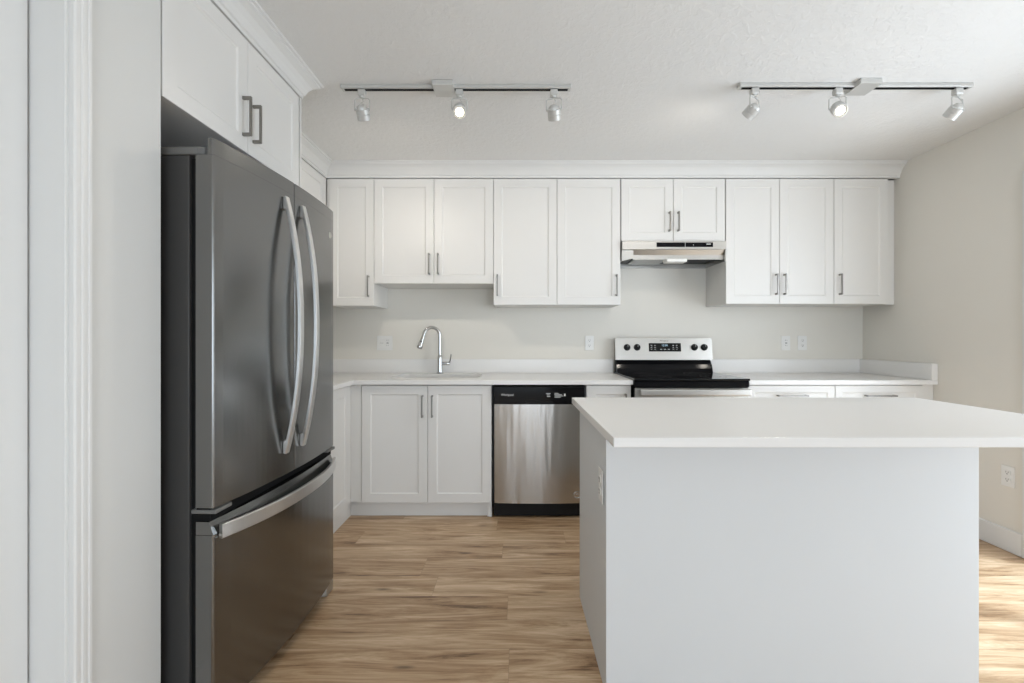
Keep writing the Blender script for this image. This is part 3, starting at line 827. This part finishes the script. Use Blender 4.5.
bm = BM(); box(bm, -W2+0.03, W2-0.03, 0.045, 0.069, 0.018, 0.052); obj('base_grille', bm, M['blackm'], fr, False)
for s in (-1, 1):
    bm = BM(); prism(bm, [(s*0.395, 0.0), (s*0.395, 0.068), (s*0.31, 0.068), (s*0.33, 0.0)], 0.002, 0.052, 'Z', bev=0.003)
    obj('leveling_foot', bm, M['fridge_edge'], fr, False)

# ------------------------------------------------------------------ island
t = thing('kitchen_island', 'white panelled kitchen island base standing on the wood floor', 'island', (0.9, 1.8, 0))
iy0, iy1 = 1.507, 2.092
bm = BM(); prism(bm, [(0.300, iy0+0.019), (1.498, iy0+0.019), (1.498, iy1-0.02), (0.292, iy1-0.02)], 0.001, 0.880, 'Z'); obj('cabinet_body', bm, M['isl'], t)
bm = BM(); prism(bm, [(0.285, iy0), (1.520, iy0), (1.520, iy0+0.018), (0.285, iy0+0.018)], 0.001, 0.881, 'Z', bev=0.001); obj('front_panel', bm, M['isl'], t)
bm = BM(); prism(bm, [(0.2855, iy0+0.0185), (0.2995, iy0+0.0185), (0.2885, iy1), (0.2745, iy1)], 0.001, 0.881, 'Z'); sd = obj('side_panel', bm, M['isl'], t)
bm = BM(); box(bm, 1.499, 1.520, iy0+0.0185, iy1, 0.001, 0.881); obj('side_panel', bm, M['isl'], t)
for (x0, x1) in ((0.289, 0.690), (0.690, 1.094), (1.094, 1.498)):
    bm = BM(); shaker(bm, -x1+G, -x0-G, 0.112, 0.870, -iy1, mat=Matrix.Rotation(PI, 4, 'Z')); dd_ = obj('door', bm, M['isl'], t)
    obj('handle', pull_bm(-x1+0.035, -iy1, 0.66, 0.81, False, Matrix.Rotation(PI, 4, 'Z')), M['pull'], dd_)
bm = BM(); prism(bm, [(0.263, 1.279), (1.860, 1.279), (1.860, 2.143), (0.244, 2.143)], 0.882, 0.910, 'Z', bev=0.002)
tag(obj('island_worktop', bm, M['ctop']), 'large white quartz worktop on the island, overhanging the front and right', 'worktop')

# ------------------------------------------------------------------ outlets and switches
def duplex(par, cx, cz, mat, y):
    for zz in (cz+0.020, cz-0.020):
        bm = BM(); 
        prism(bm, rrect(cx-0.016, cx+0.016, zz-0.014, zz+0.014, 0.008, 4), y-0.0085, y-0.0045, 'Y')
        bm.transform(mat); r = obj('socket', bm, M['plastic'], par)
        bm = BM()
        for sx in (-0.006, 0.006): box(bm, cx+sx-0.001, cx+sx+0.001, y-0.0092, y-0.0084, zz-0.001, zz+0.008)
        cyl(bm, (cx, y-0.0084, zz-0.007), (cx, y-0.0092, zz-0.007), 0.0028, n=10)
        bm.transform(mat); obj('slots', bm, M['slot'], r)
def outlet(label, loc, mat=Matrix.Identity(4), kinds=('duplex',), group='wall outlets'):
    """loc in the frame where the wall is behind (+Y) of the plate; mat maps to world"""
    cx, y, cz = loc; n = len(kinds); wd = 0.035+0.0265*(n-1)+0.0
    wp = mat@Vector((cx, y, cz))
    t = thing('wall_outlet', label, 'outlet', tuple(wp), 0, group)
    bm = BM(); box(bm, cx-wd, cx+wd, y-0.0055, y-0.0003, cz-0.0575, cz+0.0575, 0.002, 2); bm.transform(mat); obj('cover_plate', bm, M['plastic'], t)
    for i, k in enumerate(kinds):
        px = cx+(i-(n-1)/2)*0.046
        if k == 'duplex': duplex(t, px, cz, mat, y)
        else:
            bm = BM(); box(bm, px-0.0165, px+0.0165, y-0.0085, y-0.0045, cz-0.033, cz+0.033, 0.0015); bm.transform(mat); dc = obj('rocker' if k == 'rocker' else 'socket', bm, M['plastic'], t)
            bm = BM()
            if k == 'rocker': box(bm, px-0.014, px+0.014, y-0.0092, y-0.0084, cz-0.0008, cz+0.0008)
            else:
                for zz in (cz+0.018, cz-0.022):
                    for sx in (-0.006, 0.006): box(bm, px+sx-0.001, px+sx+0.001, y-0.0092, y-0.0084, zz, zz+0.008)
                box(bm, px-0.008, px+0.008, y-0.0092, y-0.0084, cz-0.003, cz+0.003)
            bm.transform(mat); obj('slots', bm, M['slot'], dc)
    return t
outlet('white double-gang cover with switch and socket, left of the faucet', (-1.076, YB, 1.150), kinds=('rocker', 'gfci'))
outlet('white wall outlet just left of the range above the worktop', (0.552, YB, 1.150))
outlet('white wall outlet right of the range, left one of the close pair', (2.115, YB, 1.150), kinds=('gfci',))
outlet('white wall outlet right of the range, right one of the close pair', (2.247, YB, 1.150))
MR = Matrix(((0, 1, 0, 0), (-1, 0, 0, 0), (0, 0, 1, 0), (0, 0, 0, 1)))    # local +Y -> world +X
outlet('white outlet low on the right wall above the baseboard', (-2.543, XR, 0.418), MR)
ML = Matrix(((0, 1, 0, 0), (-1, 0, 0, 0), (0, 0, 1, 0), (0, 0, 0, 1)))
outlet('white outlet on the left end panel of the island', (-1.580, 0.2838, 0.680), ML)

# ------------------------------------------------------------------ track lights
def track(label, x0, x1, y, cx, heads, watts):
    t = thing('track_light', label, 'track light', ((x0+x1)/2, y, ZC-0.022))
    bm = BM(); box(bm, x0, x1, y-0.018, y+0.018, ZC-0.019, ZC-0.0005, 0.002)
    box(bm, x0-0.004, x0+0.006, y-0.019, y+0.019, ZC-0.020, ZC-0.0005, 0.002); box(bm, x1-0.006, x1+0.004, y-0.019, y+0.019, ZC-0.020, ZC-0.0005, 0.002)
    rail = obj('rail', bm, M['silver'], t)
    bm = BM(); box(bm, x0+0.012, x1-0.012, y-0.007, y+0.007, ZC-0.0215, ZC-0.0192); obj('rail_slot', bm, M['gap'], rail)
    bm = BM(); box(bm, cx-0.052, cx+0.052, y-0.058, y+0.058, ZC-0.026, ZC-0.0005, 0.003, 2); obj('feed_box', bm, M['silver'], t)
    for (hx, aim, lit), watt in zip(heads, watts):
        aim = Vector(aim).normalized()
        bm = BM(); box(bm, hx-0.018, hx+0.018, y-0.016, y+0.016, ZC-0.052, ZC-0.022, 0.003)
        cyl(bm, (hx, y, ZC-0.052), (hx, y, ZC-0.060), 0.012, 0.010)
        hd = obj('lamp_head', bm, M['silver'], t)
        pv = Vector((hx, y, ZC-0.118))              # pivot of the lamp in its yoke
        side = aim.cross(Vector((0, 0, 1)))
        side = Vector((1, 0, 0)) if side.length < 0.05 else side.normalized()
        if side.x < 0: side = -side
        bm = BM(); top = Vector((hx, y, ZC-0.061)); r = 0.037
        pts = [pv-side*r, pv-side*r+Vector((0, 0, 0.048)), pv-side*(r-0.008)+Vector((0, 0, 0.055)), pv+side*(r-0.008)+Vector((0, 0, 0.055)), pv+side*r+Vector((0, 0, 0.048)), pv+side*r]
        tube(bm, pts, 0.003, 8); obj('yoke', bm, M['silver'], hd)
        bm = BM()       # stepped round can, domed back, square front bezel
        lathe(bm, pv-aim*0.022, aim, [(0.010, 0), (0.018, 0.004), (0.023, 0.011), (0.025, 0.018), (0.032, 0.0185), (0.032, 0.040), (0.030, 0.041), (0.030, 0.043), (0.032, 0.044), (0.032, 0.068), (0.029, 0.069), (0.028, 0.066)], 28)
        cyl(bm, pv-side*0.0375, pv-side*0.030, 0.006, 0.006, 12); cyl(bm, pv+side*0.030, pv+side*0.0375, 0.006, 0.006, 12)
        can = obj('can', bm, M['silver'], hd)
        bm = BM(); lathe(bm, pv+aim*0.0435, aim, [(0.020, 0), (0.020, 0.002), (0.014, 0.0035)], 24); obj('lamp_face', bm, M['bulb'], can)
        tube_w = [top, top+Vector((0.01, -0.008, -0.02)), pv-aim*0.03]
        bm = BM(); tube(bm, tube_w, 0.0018, 6); obj('wire', bm, M['silver'], hd)
        l = bpy.data.lights.new('track_lamp', 'SPOT'); l.energy = watt; l.color = (1.0, 0.92, 0.82); l.spot_size = math.radians(120 if lit else 165); l.spot_blend = 1.0
        l.shadow_soft_size = 0.03
        o = bpy.data.objects.new('track_lamp', l); C.objects.link(o); o.location = pv+aim*0.06
        o.rotation_euler = aim.to_track_quat('-Z', 'Y').to_euler()
    return t
track('left silver track light, on the ceiling above the sink side', -0.880, 0.248, 2.257, -0.375,
      [(-0.783, (0.02, 0.62, -0.75), False), (-0.300, (0.10, -0.72, -0.62), True), (0.168, (0.12, 0.62, -0.75), False)], (14, 15, 4))
track('right silver track light, on the ceiling above the island end and range', 1.080, 2.215, 2.243, 1.690,
      [(1.155, (-0.45, 0.72, -0.55), False), (1.565, (-0.20, -0.72, -0.62), True), (2.155, (-0.20, 0.72, -0.62), False)], (4, 14, 3))
